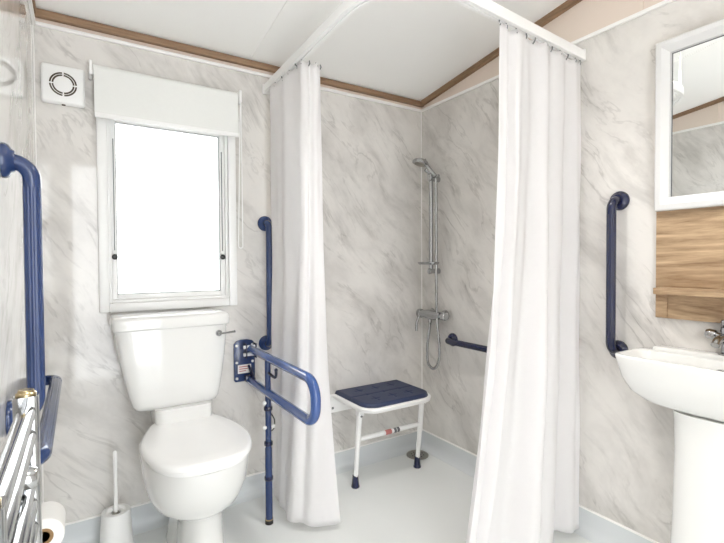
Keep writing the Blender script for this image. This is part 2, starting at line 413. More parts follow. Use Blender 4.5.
# ------------------------------------------------------------------ toilet
TX = .345
t = empty('toilet', (TX, 1.74, 0), 'white close-coupled toilet with the lid closed', 'toilet')
def dring(cx, yc, yf, yb, hw, z, n=2.2, nb=4, m=64):
    out = []
    for k in range(m):
        a = 2 * PI * k / m; c, s = math.cos(a), math.sin(a)
        if s >= 0: out.append(Vector((cx + hw * sq(c, nb), yc + (yb - yc) * sq(s, nb), z)))
        else: out.append(Vector((cx + hw * sq(c, n), yc + (yc - yf) * sq(s, n), z)))
    return out
half = catmull([(0, 1.418), (.065, 1.425), (.118, 1.455), (.155, 1.515), (.176, 1.60), (.178, 1.68), (.162, 1.77), (.133, 1.855), (.118, 1.888)], 6)
half = [Vector((p[0], p[1], 0)) for p in half] 
half = [(p[0], p[1]) for p in half]
def lid_ring(z, s=1.0, dx=0.0, front=0.0):
    """outline of seat and lid, inset by dx"""
    pts = []; cy = 1.68
    right = [(x, y) for x, y in half] + [(.100, 1.905), (.05, 1.908), (0, 1.908)]
    left = [(-x, y) for x, y in right[1:-1]][::-1]
    allp = right + left
    for x, y in allp:
        L = math.hypot(x, y - cy) or 1
        k = max(0, (L - dx) / L)
        pts.append(Vector((TX + x * k * s, cy + (y - cy) * k + front, z)))
    return pts
# pan: base, waist, bowl
bm = B()
CXp = TX + .014
rings = [dring(CXp, 1.66, 1.515, 1.80, .084, 0), dring(CXp, 1.66, 1.518, 1.80, .082, .02), dring(CXp, 1.66, 1.545, 1.79, .073, .08), dring(CXp, 1.66, 1.556, 1.79, .069, .16),
         dring(CXp, 1.66, 1.556, 1.80, .070, .210), dring(TX + .010, 1.67, 1.548, 1.84, .082, .232), dring(TX + .003, 1.68, 1.522, 1.89, .114, .247), dring(TX, 1.68, 1.488, 1.91, .145, .274), dring(TX, 1.68, 1.466, 1.91, .161, .308),
         dring(TX, 1.675, 1.448, 1.905, .170, .35), dring(TX, 1.675, 1.438, 1.90, .174, .39), dring(TX, 1.675, 1.434, 1.90, .175, .425), dring(TX, 1.675, 1.435, 1.90, .174, .434), dring(TX, 1.675, 1.445, 1.895, .165, .438)]
loft(bm, [dring(TX, 1.85, 1.74, 1.965, .070, 0, 3), dring(TX, 1.85, 1.74, 1.965, .062, .03, 3), dring(TX, 1.85, 1.74, 1.965, .052, .12, 3), dring(TX, 1.85, 1.74, 1.965, .056, .20, 3), dring(TX, 1.85, 1.72, 1.965, .085, .27, 3)])
loft(bm, rings)
# rear shelf under the cistern
R2 = [rrect(TX + .000, 1.935, .075, .09, .14, 6), rrect(TX + .000, 1.935, .085, .095, .28, 6), rrect(TX + .000, 1.935, .101, .103, .40, 7), rrect(TX + .000, 1.938, .107, .101, .50, 8), rrect(TX + .000, 1.938, .108, .100, .534, 8)]
loft(bm, R2)
build('pan', bm, CERAMIC, t, angle=60)
bm = B(); loft(bm, [lid_ring(.4385, dx=.012), lid_ring(.441, dx=.010), lid_ring(.451, dx=.010), lid_ring(.4545, dx=.013)]); build('seat', bm, SEATW, t, angle=50)
bm = B(); loft(bm, [lid_ring(.456, dx=.004), lid_ring(.458, dx=0), lid_ring(.468, dx=0), lid_ring(.474, dx=.004), lid_ring(.478, dx=.014), lid_ring(.480, dx=.06), lid_ring(.481, dx=.14)]); build('lid', bm, SEATW, t, angle=50)
for s in (-1, 1):
    bm = B(); tube(bm, [(TX + s * .075 - .02, 1.912, .468), (TX + s * .075 + .02, 1.912, .468)], .010, 16); build('hinge', bm, SEATW, t)
# cistern: wide at the top, tucked in and rounded underneath
CX = .312
def cring(z, hw, yf, yb=2.043, n=7): return rrect(CX + .012 * (1 - (z - .535) / .31), (yf + yb) / 2, hw, (yb - yf) / 2, z, n)
bm = B()
loft(bm, [cring(.526, .125, 1.90), cring(.529, .140, 1.882), cring(.538, .153, 1.868), cring(.553, .161, 1.860), cring(.59, .170, 1.855), cring(.65, .182, 1.852), cring(.72, .194, 1.850), cring(.79, .203, 1.848), cring(.848, .208, 1.847)])
cis = build('cistern', bm, CERAMIC, t, angle=70)
bm = B()
def lring(z, d): return rrect(CX, 1.9415, .216 - d, .103 - d, z, 9)
loft(bm, [lring(.846, .006), lring(.848, .001), lring(.853, 0), lring(.882, 0), lring(.890, .003), lring(.896, .010), lring(.899, .03), lring(.900, .08)])
build('cistern_lid', bm, CERAMIC, t, angle=60)
bm = B(); lathe(bm, (.479, 1.852, .812), (0, -1, 0), [(0, .013), (.006, .013), (.012, .009), (.016, .006), (.016, 0)], 20)
tube(bm, catmull([(.479, 1.838, .812), (.492, 1.826, .8135), (.512, 1.812, .817), (.531, 1.800, .821)], 6), .005, 10, radii=[.0042] * 12 + [.0048] * 4 + [.005] * 3)
build('flush_lever', bm, CHROME, t)
bm = B(); tube(bm, fillet([(.462, 1.955, .55), (.462, 1.955, .47), (.462, 2.03, .47)], .02), .008, 12)
lathe(bm, (.462, 1.955, .50), (0, 0, 1), [(0, .013), (.03, .013), (.032, .009)], 12); build('inlet_pipe', bm, STAIN, t)

# ------------------------------------------------------------------ toilet brush
t = empty('toilet_brush_holder', (.104, 1.915, 0), 'round white toilet brush holder on the floor beside the toilet', 'brush holder')
HB = (.104, 1.915, 0)
bm = B(); lathe(bm, HB, (0, 0, 1), [(0, .064), (.006, .064), (.012, .060), (.02, .0575), (.10, .0525), (.158, .049), (.163, .048), (.163, .034), (.155, .028), (.155, .016), (.150, .015), (.12, .015), (.12, 0)], 40)
build('holder_cup', bm, WHITE, t)
t2 = empty('toilet_brush', (.104, 1.915, .13), 'white toilet brush with a thin upright handle standing in its holder', 'brush')
bm = B(); lathe(bm, (.104, 1.915, .1225), (0, 0, 1), [(0, .006), (.04, .006), (.05, .0095), (.055, .0065), (.15, .0062), (.25, .0072), (.262, .0068), (.268, .003), (.268, 0)], 16)
build('brush_handle', bm, WHITE, t2)
bm = B(); lathe(bm, (.104, 1.915, .1215), (0, 0, 1), [(0, .012), (.03, .0135), (.036, .010), (.036, 0)], 24); build('splash_collar', bm, STEEL, t2)

# ------------------------------------------------------------------ toilet roll and holder
t = empty('toilet_roll_holder', (XL, 1.475, .420), 'small chrome toilet roll holder arm on the left wall', 'roll holder')
RX, RY, RZ = -.085, 1.35, .420
bm = B(); lathe(bm, (XL + .0005, RY + .125, RZ), (1, 0, 0), [(0, .022), (.006, .022), (.009, .018), (.009, 0)], 24)
tube(bm, fillet([(XL + .008, RY + .125, RZ), (RX, RY + .125, RZ), (RX, RY + .025, RZ)], .02), .007, 12); build('holder_arm', bm, CHROME, t)
t = empty('toilet_roll', (RX, RY, RZ), 'white toilet roll with brown core hanging behind the chrome radiator', 'toilet roll')
bm = B()
lathe(bm, (RX, RY, RZ), (0, 1, 0), [(0, .021), (0, .042), (.002, .044), (.098, .044), (.10, .042), (.10, .021), (.0, .021)], 48)
build('paper', bm, PAPER, t)
bm = B(); lathe(bm, (RX, RY - .0005, RZ), (0, 1, 0), [(0, .0135), (0, .021), (.101, .021), (.101, .0135), (0, .0135)], 32); build('core', bm, CARD, t)

# ------------------------------------------------------------------ grab rails
def flange(bm, o, ax, r=.036):
    lathe(bm, o, ax, [(.0005, r), (.006, r), (.012, r * .92), (.016, r * .72), (.022, r * .60)], 32)
def grab_rail(name_label, a, b, n, mat, r=.0158, off=.058, cat='grab rail', group=None):
    """a, b: wall points of the two flanges; n: wall normal"""
    a, b, n = Vector(a), Vector(b), Vector(n)
    t = empty('grab_rail', (a + b) / 2, name_label, cat, group)
    P = fillet([a + n * .012, a + n * off, b + n * off, b + n * .012], .036, 8)
    d = (b - a).normalized(); L = (b - a).length
    bm = B(); tube(bm, [a + n * off + d * .05, b + n * off - d * .05], r * 1.03, 96, True, .07, 12); build('grip', bm, mat, t, angle=60)
    bm = B(); k = len(P) // 2
    tube(bm, P[:k] + [a + n * off + d * .052], r * 1.04, 24)
    build('elbow', bm, mat, t, angle=60)
    bm = B(); tube(bm, [b + n * off - d * .052] + P[k:], r * 1.04, 24); build('elbow', bm, mat, t, angle=60)
    for p in (a, b):
        bm = B(); flange(bm, p, n); build('flange', bm, mat, t)
    return t
grab_rail('navy vertical grab rail on the right wall between curtain and washbasin', (XR, .90, 1.323), (XR, .90, .762), (-1, 0, 0), NAVY)
grab_rail('slim blue vertical grab rail on the back wall, half behind the left curtain', (.752, YB, 1.284), (.752, YB, .714), (0, -1, 0), BLUE, .0155)
grab_rail('navy horizontal grab rail low on the right wall inside the shower', (XR, 1.785, .672), (XR, 1.22, .672), (-1, 0, 0), NAVY)
grab_rail('thick blue vertical grab rail on the left wall above the radiator', (XL, 1.17, 1.312), (XL, 1.17, .78), (1, 0, 0), BLUE, off=.049)
grab_rail('short blue horizontal grab rail on the left wall behind the radiator', (XL, 1.92, .688), (XL, 1.150, .688), (1, 0, 0), BLUE, r=.0172, off=.056)

# ------------------------------------------------------------------ drop-down support rail
FRX = .661
t = empty('fold_down_rail', (FRX, YB, .65), 'blue fold-down support rail with a floor leg beside the toilet', 'support rail')
px, y0 = .647, YB
bm = B(); pl = [(px - .052, .556), (px - .046, .548), (px + .040, .548), (px + .046, .556), (px + .046, .722), (px + .034, .736), (px + .010, .742), (px - .018, .742), (px - .040, .736), (px - .052, .722)]
loft(bm, [[Vector((x, y0 - .0005, z)) for x, z in pl], [Vector((x, y0 - .0105, z)) for x, z in pl], [Vector((px + (x - px) * .96, y0 - .012, .645 + (z - .645) * .98)) for x, z in pl]])
plate = build('wall_plate', bm, BLUE, t)
for dx in (-.040, .034):
    for z in (.564, .638, .716):
        bm = B(); lathe(bm, (px + dx, y0 - .0115, z), (0, -1, 0), [(0, .0065), (.003, .0062), (.005, .003), (.005, 0)], 12); build('screw_cap', bm, WHITE, plate)
bm = B(); box(bm, px - .036, px + .026, y0 - .0142, y0 - .0122, .586, .626); lab = build('label_sticker', bm, LABELW, plate)
for k in range(3):
    bm = B(); box(bm, px - .030, px + .018 - k * .008, y0 - .0150, y0 - .0143, .615 - k * .010, .619 - k * .010); build('label_line', bm, REDINK, plate)
# hinge cheeks
for dx in (-.024, .020):
    bm = B(); box(bm, FRX + dx, FRX + dx + .005, y0 - .062, y0 - .012, .660, .728, .002); build('hinge_cheek', bm, NAVY, t)
bm = B(); box(bm, FRX - .021, FRX + .021, y0 - .040, y0 - .012, .550, .578, .002); build('lower_bracket', bm, NAVY, t)
for z in (.712, .678):
    bm = B(); tube(bm, [(FRX - .032, y0 - .046, z), (FRX + .030, y0 - .046, z)], .008, 14); build('pivot_bolt', bm, WHITE, t)
P = fillet([(FRX, y0 - .030, .702), (FRX, 1.335, .702), (FRX, 1.335, .554), (FRX, y0 - .030, .554)], .064, 12)
bm = B(); tube(bm, P, .0175, 28); build('arm', bm, STEELBLUE, t, angle=60)
bm = B(); tube(bm, [(FRX, y0 - .016, .620), (FRX + .012, y0 - .10, .540)], .006, 10); build('strut', bm, NAVY, t)
LY = 1.783
bm = B(); tube(bm, [(FRX, LY, .696), (FRX, LY, .30)], .0125, 20); tube(bm, [(FRX, LY, .32), (FRX, LY, .014)], .0150, 20)
leg = build('support_leg', bm, BLUE, t)
for z in (.332, .185, .480):
    bm = B(); lathe(bm, (FRX, LY, z), (0, 0, 1), [(0, .0165), (.002, .018), (.014, .018), (.016, .0165)], 24); build('collar', bm, NAVY, leg)
bm = B(); lathe(bm, (FRX, LY, 0), (0, 0, 1), [(0, .017), (.012, .017), (.016, .0165)], 20); build('foot', bm, BLACK, leg)
bm = B(); lathe(bm, (FRX, LY, .0165), (0, 0, 1), [(0, .0165), (.005, .0165)], 20); build('foot_ring', bm, BRASS, leg)
for z in (.515, .412):
    for s in (-1, 1):
        bm = B(); sphere(bm, (FRX + s * .019, LY - .010, z), .0085); build('button', bm, WHITE, leg)
bm = B(); tube(bm, catmull([(FRX, LY - .010, .640), (FRX + .004, LY - .045, .632), (FRX + .006, LY - .068, .632), (FRX + .006, LY - .078, .645), (FRX + .006, LY - .079, .662)], 6), .006, 12)
sphere(bm, (FRX + .006, LY - .079, .664), .0075); build('hook', bm, NAVY, leg)
bm = B(); tube(bm, catmull([(FRX + .016, LY + .01, .46), (FRX + .032, LY + .012, .43), (FRX + .030, LY + .012, .395), (FRX + .016, LY + .01, .385)], 6), .0025, 8); build('latch_wire', bm, BLACK, leg)

# ------------------------------------------------------------------ shower seat
t = empty('shower_stool', (1.31, YB, 0), 'white wall-mounted shower stool with a dark blue pad and two legs', 'shower stool')
SZ = .430
sx0, sx1, sy0, sy1 = 1.098, 1.530, 1.698, 2.040
def seat_ring(z, d):
    out = []
    rf = .085 - d; rb = .02; m = 10
    def arc(cx, cy, r, a0):
        for k in range(m + 1):
            a = a0 + PI / 2 * k / m; out.append(Vector((cx + r * math.cos(a), cy + r * math.sin(a), z)))
    x0, x1, y0_, y1_ = sx0 + d, sx1 - d, sy0 + d, sy1 - d
    arc(x1 - rf, y0_ + rf, rf, -PI / 2); arc(x1 - rb, y1_ - rb, rb, 0); arc(x0 + rb, y1_ - rb, rb, PI / 2); arc(x0 + rf, y0_ + rf, rf, PI)
    return out
bm = B(); loft(bm, [seat_ring(SZ - .040, .012), seat_ring(SZ - .036, .004), seat_ring(SZ - .020, 0), seat_ring(SZ - .016, .003), seat_ring(SZ - .014, .012)]); build('seat_frame', bm, WHITE, t)
# padded top with pressed seams
bm = B(); NX, NY = 72, 60; grid = []
ins = .014
def inside_push(x, y):
    x0, x1, y0_, y1_ = sx0 + ins, sx1 - ins, sy0 + ins, sy1 - ins; r = .074
    for cx, sgn in ((x0 + r, -1), (x1 - r, 1)):
        if (x - cx) * sgn > 0 and y < y0_ + r:
            dx, dy = x - cx, y - (y0_ + r); L = max(abs(dx), abs(dy)); h = math.hypot(dx, dy)
            if h > 1e-9: return cx + dx / h * L, y0_ + r + dy / h * L
    return x, y
for j in range(NY + 1):
    row = []
    for i in range(NX + 1):
        u, v = i / NX, j / NY
        x = sx0 + ins + u * (sx1 - sx0 - 2 * ins); y = sy0 + ins + v * (sy1 - sy0 - 2 * ins)
        e = min(u, 1 - u) * (sx1 - sx0) ; e2 = min(v, 1 - v) * (sy1 - sy0); e = min(e, e2)
        z = SZ - .012 + .016 * (1 - max(0, 1 - e / .014) ** 2) ** .5
        for gx in (.25, .5, .75):
            d = abs(u - gx) * (sx1 - sx0)
            if .16 < abs(v - .5) < .36 or abs(v - .5) < .05: z -= .0060 * math.exp(-(d / .004) ** 2)
        for gv in (.26, .74):
            d = abs(v - gv) * (sy1 - sy0)
            if any(abs(u - g) < .06 for g in (.25, .5, .75)): z -= .0060 * math.exp(-(d / .004) ** 2)
        d = abs(v - .5) * (sy1 - sy0); z -= .0050 * math.exp(-(d / .005) ** 2) if .02 < u < .98 else 0
        x, y = inside_push(x, y); row.append(bm.verts.new((x, y, z)))
    grid.append(row)
for j in range(NY):
    for i in range(NX): bm.faces.new((grid[j][i], grid[j][i+1], grid[j+1][i+1], grid[j+1][i]))
border = grid[0] + [r[-1] for r in grid[1:]] + grid[-1][-2::-1] + [r[0] for r in grid[-2:0:-1]]
low = [bm.verts.new((v.co.x, v.co.y, SZ - .014)) for v in border]
for k in range(len(border)):
    k2 = (k + 1) % len(border); bm.faces.new((border[k2], border[k], low[k], low[k2]))
bm.faces.new(low)
build('seat_pad', bm, PADBLUE, t, angle=70)
# wall bracket
bm = B(); box(bm, 1.075, 1.545, YB - .006, YB - .0005, .310, .408, .003); box(bm, 1.075, 1.081, YB - .050, YB - .004, .345, .408, .002); box(bm, 1.539, 1.545, YB - .050, YB - .004, .345, .408, .002)
br = build('wall_bracket', bm, WHITE, t)
for x in (1.11, 1.51):
    for z in (.335,):
        bm = B(); lathe(bm, (x, YB - .0058, z), (0, -1, 0), [(0, .007), (.003, .006), (.003, 0)], 12); build('screw', bm, GASKET, br)
bm = B(); lathe(bm, (1.0755, YB - .028, .385), (-1, 0, 0), [(0, .007), (.004, .006), (.004, 0)], 12); build('pivot_bolt', bm, GASKET, br)
lx = (1.124, 1.512); ly = 1.842; lyt = 1.800
for x in lx:
    bm = B(); tube(bm, [(x, lyt, SZ - .040), (x, (lyt + ly) / 2, .20)], .0135, 20); tube(bm, [(x, (lyt + ly) / 2, .205), (x, ly - .002, .045)], .0115, 20)
    box(bm, x - .016, x + .016, lyt - .018, lyt + .014, SZ - .066, SZ - .038, .003)
    lg = build('leg', bm, WHITE, t)
    bm = B(); lathe(bm, (x, ly, 0), (0, 0, 1), [(0, .0195), (.004, .021), (.012, .0185), (.045, .0150), (.058, .0145), (.060, .0118), (.060, 0)], 24); build('ferrule', bm, NAVY, lg)
    bm = B(); lathe(bm, (x, lyt - .014, SZ - .066), (0, -1, 0), [(0, .005), (.006, .005), (.006, 0)], 12); build('bolt', bm, GASKET, lg)
bm = B(); tube(bm, [(lx[0] + .010, 1.820, .240), (lx[1] - .010, 1.820, .240)], .0115, 20); cb = build('crossbar', bm, WHITE, t)
bm = B(); tube(bm, [(1.275, 1.820, .240), (1.330, 1.820, .240)], .0119, 20); build('label_band', bm, LABELW, cb)
bm = B(); tube(bm, [(1.285, 1.820, .240), (1.322, 1.820, .240)], .0122, 20); build('label_print', bm, REDINK, cb)
bm = B()
for a in (1.338, 1.357): tube(bm, [(a, 1.820, .240), (a + .015, 1.820, .240)], .0122, 20)
build('label_dark', bm, GREYINK, cb)
bm = B(); tube(bm, [(lx[1] + .008, 1.810, .350), (lx[1] + .030, 1.810, .350)], .005, 12); build('stay_peg', bm, WHITE, t)

# ------------------------------------------------------------------ floor drain
t = empty('floor_drain', (1.607, 1.955, 0), 'round metal floor drain behind the right leg of the shower seat', 'drain')
bm = B(); lathe(bm, (1.607, 1.955, 0), (0, 0, 1), [(.0, .062), (.004, .062), (.007, .058), (.007, .048), (.004, .046), (.004, 0)], 40); build('drain_rim', bm, STEEL, t)
bm = B()
for k in range(8):
    a = k * PI / 4
    for r in (.018, .034): lathe(bm, (1.607 + r * math.cos(a), 1.955 + r * math.sin(a), .0038), (0, 0, 1), [(0, .004), (.0012, .004), (.0012, 0)], 10)
build('drain_hole', bm, BLACK, t)

# ------------------------------------------------------------------ curtain rail
RZ0, RZ1 = 1.900, 1.938
rx, ry = .763, 1.052
KX, KY = .738, .990                           # corner of the rail, slightly out of square
def rail_x(y): return rx + (KX - rx) * (YB - y) / (YB - KY)
def rail_y(x): return KY + (ry - KY) * (x - KX) / (XR - KX)
t = empty('curtain_rail', (rx, ry, RZ0), 'white L-shaped shower curtain rail fixed to back and right walls', 'curtain rail')
path = fillet([(rx, YB - .001, 0), (KX, KY, 0), (XR - .001, ry, 0)], .24, 14)
def sweep(path, prof):
    bm = B(); R = []; n = len(path)
    for i, p in enumerate(path):
        d = (path[min(i+1, n-1)] - path[max(i-1, 0)]).normalized(); s = Vector((-d.y, d.x, 0))
        R.append([bm.verts.new(Vector((p.x, p.y, 0)) + s * o + Vector((0, 0, z))) for o, z in prof])
    skin(bm, R, True); return bm
build('track', sweep(path, [(-.014, RZ0), (-.004, RZ0), (-.004, RZ0 + .006), (.004, RZ0 + .006), (.004, RZ0), (.014, RZ0), (.0155, RZ0 + .004), (.0155, RZ1 - .004), (.012, RZ1), (-.012, RZ1), (-.0155, RZ1 - .004), (-.0155, RZ0 + .004)]), WHITE, t, angle=30)
bm = B(); box(bm, rx - .017, rx + .017, YB - .012, YB - .0006, RZ0 - .004, RZ1 + .004, .003); build('end_bracket', bm, WHITE, t)
bm = B(); box(bm, XR - .012, XR - .0006, ry - .017, ry + .017, RZ0 - .004, RZ1 + .004, .003); build('end_bracket', bm, WHITE, t)
hx, hy = KX + .070, KY + .070
bm = B(); tube(bm, [(hx, hy, RZ1 - .004), (hx, hy, ceil_z(hy) - .001)], .005, 16); lathe(bm, (hx, hy, ceil_z(hy) - .008), (0, 0, 1), [(0, .02), (.006, .024), (.008, .024)], 20); build('ceiling_hanger', bm, WHITE, t)

# ------------------------------------------------------------------ shower curtains
def curtain(label, top, bot, folds, a0, a1, power, seed, zt=1.895, zb=.030, hooks=9):
    rnd = random.Random(seed)
    Tp = catmull([Vector((x, y, 0)) for x, y in top], 12); Bp = catmull([Vector((x, y, 0)) for x, y in bot], 12)
    t = empty('shower_curtain', (Tp[0] + Tp[-1]) / 2 + Vector((0, 0, zt)), label, 'shower curtain', None)
    ns, nz = 260, 80
    ph = [rnd.uniform(0, 2 * PI) for _ in range(6)]
    bm = B(); G = []
    for j in range(nz + 1):
        h = j / nz; row = []
        for i in range(ns + 1):
            s = i / ns
            sw = s + .018 * math.sin(2 * PI * 2.1 * s + ph[1]) * min(1, s * 8, (1 - s) * 8)
            w = h ** power
            p = interp(Tp, s).lerp(interp(Bp, s), w)
            q0 = interp(Tp, max(0, s - .02)).lerp(interp(Bp, max(0, s - .02)), w); q1 = interp(Tp, min(1, s + .02)).lerp(interp(Bp, min(1, s + .02)), w)
            d = (q1 - q0).normalized(); nrm = Vector((-d.y, d.x, 0))
            amp = a0 + (a1 - a0) * min(1, h * 1.6) ** .8
            f1 = math.sin(2 * PI * folds * sw + ph[0] + .5 * math.sin(2.2 * h + ph[2]))
            f1 = f1 - .22 * math.sin(2 * (2 * PI * folds * sw + ph[0] + .5 * math.sin(2.2 * h + ph[2])) + .8)
            f2 = math.sin(2 * PI * folds * 1.73 * sw + ph[3] + 1.3 * h) * .30
            f3 = math.sin(2 * PI * folds * .41 * sw + ph[4]) * .35
            k = min(1, .35 + 6 * s, .35 + 6 * (1 - s))
            crinkle = .0022 * math.sin(9 * h + 23 * s + ph[5]) + .0016 * math.sin(21 * h - 31 * s)
            off = amp * k * (f1 + f2 + f3) * .8 + crinkle
            z = zt + (zb - zt) * h
            if h < .04: z -= .007 * (.5 - .5 * math.cos(2 * PI * hooks * s)) * (1 - h / .04)
            if h > .96: z += .006 * math.sin(2 * PI * 2.3 * s + ph[1]) * (h - .96) / .04
            row.append(bm.verts.new((p.x + nrm.x * off, p.y + nrm.y * off, z)))
        G.append(row)
    for j in range(nz):
        for i in range(ns): bm.faces.new((G[j][i], G[j][i+1], G[j+1][i+1], G[j+1][i]))
    hk = []
    for i in range(hooks + 1):
        s = min(.995, max(.005, i / hooks)); v = G[0][int(s * ns)].co.copy(); r = interp(Tp, s); hk.append((v, r))
    o = build('curtain_cloth', bm, CLOTH, t, angle=180)
    md = o.modifiers.new('thickness', 'SOLIDIFY'); md.thickness = .0014; md.offset = 0
    for v, r in hk:
        bm = B(); tube(bm, catmull([(r.x, r.y, RZ0 - .0005), (r.x + .001, r.y, RZ0 - .005), ((v.x + r.x) / 2 + .004, (v.y + r.y) / 2, zt - .004), (v.x, v.y, zt - .014)], 5), .0024, 8)
        build('curtain_hook', bm, GASKET, t)
    return t
curtain('white shower curtain bunched on the left beside the toilet', [(rail_x(1.955) - .010, 1.955), (rail_x(1.85) - .008, 1.85), (rail_x(1.73) - .003, 1.73), (rail_x(1.635), 1.635), (rail_x(1.622) + .046, 1.622), (rail_x(1.632) + .088, 1.632)],
        [(.750, 1.955), (.742, 1.87), (.728, 1.79), (.716, 1.715), (.770, 1.628), (.895, 1.585)], 3.6, .008, .012, 2.6, 11, hooks=8)
curtain('wide white shower curtain on the right hanging near the basin', [(x, rail_y(x)) for x in (1.190, 1.36, 1.54, 1.704)],
        [(1.000, 1.010), (1.16, 1.055), (1.35, 1.00), (1.53, 1.05), (1.690, 1.034)], 4.5, .008, .030, 2.1, 5, hooks=10)

# ------------------------------------------------------------------ shower
t = empty('shower_riser_rail', (XR, 1.90, 1.30), 'chrome shower riser rail with soap dish by the wall corner', 'shower rail')
gx, gy = 1.664, 1.90
bm = B(); tube(bm, [(gx, gy, 1.035), (gx, gy, 1.585)], .0125, 20); build('rail', bm, CHROME, t)
for z in (1.560, 1.045):
    bm = B(); lathe(bm, (XR - .0005, gy, z), (-1, 0, 0), [(0, .016), (.012, .015), (.045, .013), (.062, .016), (.072, .016), (.076, .010), (.076, 0)], 24); build('rail_bracket', bm, CHROME, t)
bm = B(); box(bm, gx - .018, gx + .018, gy - .020, gy + .018, 1.552, 1.588, .007, 3); lathe(bm, (gx - .012, gy, 1.592), (-.6, .1, .5), [(0, .012), (.018, .014), (.030, .012), (.030, 0)], 18)
tube(bm, [(gx, gy - .015, 1.570), (gx, gy - .062, 1.566)], .009, 14); build('slider', bm, CHROME, t)
bm = B(); loft(bm, [rrect(gx - .02, gy, .036, .062, 1.082, 2.4, 40), rrect(gx - .02, gy, .044, .070, 1.090, 2.4, 40), rrect(gx - .02, gy, .045, .071, 1.096, 2.4, 40), rrect(gx - .02, gy, .041, .067, 1.096, 2.4, 40), rrect(gx - .02, gy, .036, .062, 1.089, 2.4, 40)])
build('soap_dish', bm, CHROME, t)
# mixer valve
t = empty('shower_mixer', (XR, 1.90, .80), 'chrome bar shower mixer valve on the wall beneath the riser rail', 'shower mixer')
mx_, mz = 1.668, .800
bm = B(); tube(bm, [(mx_, 1.985, mz), (mx_, 1.955, mz), (mx_, 1.935, mz), (mx_, 1.87, mz), (mx_, 1.85, mz), (mx_, 1.83, mz)], .02, 28, radii=[.022, .024, .027, .027, .023, .020]); build('valve_body', bm, CHROME, t)
for y in (1.955, 1.845):
    bm = B(); lathe(bm, (XR - .0005, y, mz), (-1, 0, 0), [(0, .030), (.008, .028), (.016, .016), (.040, .014)], 24); build('wall_rose', bm, CHROME, t)
bm = B(); lathe(bm, (mx_, 1.982, mz), (0, 1, 0), [(0, .020), (.004, .025), (.026, .026), (.034, .020), (.036, 0)], 24); tube(bm, [(mx_ - .012, 1.996, mz - .012), (mx_ - .030, 1.998, mz - .055), (mx_ - .032, 1.998, mz - .100)], .007, 12); build('lever_handle', bm, CHROME, t)
bm = B(); lathe(bm, (mx_, 1.833, mz), (0, -1, 0), [(0, .014), (.016, .014), (.020, .022), (.044, .022), (.048, .018), (.048, 0)], 24); build('flow_knob', bm, CHROME, t)
bm = B(); lathe(bm, (mx_, 1.915, mz - .022), (0, 0, -1), [(0, .012), (.022, .011), (.024, .009), (.024, 0)], 16); build('hose_outlet', bm, CHROME, t)
# hand shower and hose
t = empty('hand_shower', (gx, gy, 1.60), 'chrome hand shower with a looped flexible hose at the wall corner', 'shower head')
hd = Vector((1.610, 1.925, 1.648)); hb = Vector((gx - .006, gy - .046, 1.566)); ax = Vector((-.25, .08, -.95)).normalized()
bm = B(); tube(bm, catmull([hb, hb.lerp(hd, .5) + Vector((.004, 0, .006)), hd + Vector((.012, -.012, .010))], 8), .01, 18, radii=[.0105] * 6 + [.012] * 6 + [.0145] * 4 + [.017]); build('handle', bm, CHROME, t)
bm = B(); lathe(bm, hd - ax * .022, ax, [(0, .008), (.004, .025), (.012, .040), (.022, .046), (.030, .045), (.032, .040), (.032, 0)], 32); hh = build('head', bm, CHROME, t)
bm = B(); lathe(bm, hd + ax * .0095, ax, [(0, .032), (.003, .031), (.003, 0)], 32); build('spray_plate', bm, STEEL, hh)
hose = catmull([hb, (gx - .004, gy - .046, 1.50), (gx - .002, gy - .045, 1.20), (gx - .002, gy - .045, .92), (gx - .006, gy - .056, .76), (gx - .010, gy - .078, .62), (gx - .012, gy - .070, .545), (gx - .012, gy - .030, .505), (gx - .008, gy + .020, .530), (gx - .002, gy + .032, .62), (mx_, 1.920, .72), (mx_, 1.915, mz - .040)], 14)
bm = B(); R = [.0076 + .0009 * math.cos(i * PI) for i in range(len(hose))]; tube(bm, hose, .007, 12, radii=R); build('hose', bm, CHROME, t)

# ------------------------------------------------------------------ mirror, oak panel and shelf
t = empty('oak_wall_panel', (XR, .52, .90), 'oak-effect wall panel with a narrow shelf below the mirror', 'wall panel')
bm = B(); box(bm, XR - .018, XR - .0005, .270, .767, .900, 1.845, .0015); build('back_panel', bm, OAK, t, smooth=False)
bm = B(); box(bm, XR - .092, XR - .0182, .285, .742, .986, 1.007, .002); build('shelf', bm, OAK, t, smooth=False)
bm = B(); box(bm, XR - .024, XR - .0182, .727, .764, .903, .9878, .001); build('end_cheek', bm, OAK, t, smooth=False)
t = empty('mirror', (XR, .52, 1.27), 'rectangular wall mirror in a wide white frame', 'mirror')
y0m, y1m, z0m, z1m, fw = .270, .764, 1.268, 1.840, .046
def mring(x, d): return [Vector((x, y0m + d, z0m + d)), Vector((x, y1m - d, z0m + d)), Vector((x, y1m - d, z1m - d)), Vector((x, y0m + d, z1m - d))]
bm = B(); XM = XR - .0185
loft(bm, [mring(XM, 0), mring(XM - .020, 0), mring(XM - .024, .004), mring(XM - .026, .020), mring(XM - .016, fw - .003), mring(XM - .008, fw), mring(XM - .001, fw)], False, False)
build('mirror_frame', bm, FRAMEW, t, angle=15)
bm = B(); box(bm, XM - .0055, XM - .0006, y0m + fw - .002, y1m - fw + .002, z0m + fw - .002, z1m - fw + .002); build('mirror_glass', bm, SILVER, t, smooth=False)
bm = B()
for a, b, c, d in ((y1m - fw - .001, y1m - fw + .001, z0m + fw, z1m - fw), (y0m + fw, y1m - fw, z1m - fw - .001, z1m - fw + .001)): box(bm, XM - .0085, XM - .0055, a, b, c, d)
build('mirror_edge', bm, GREYINK, t, smooth=False)

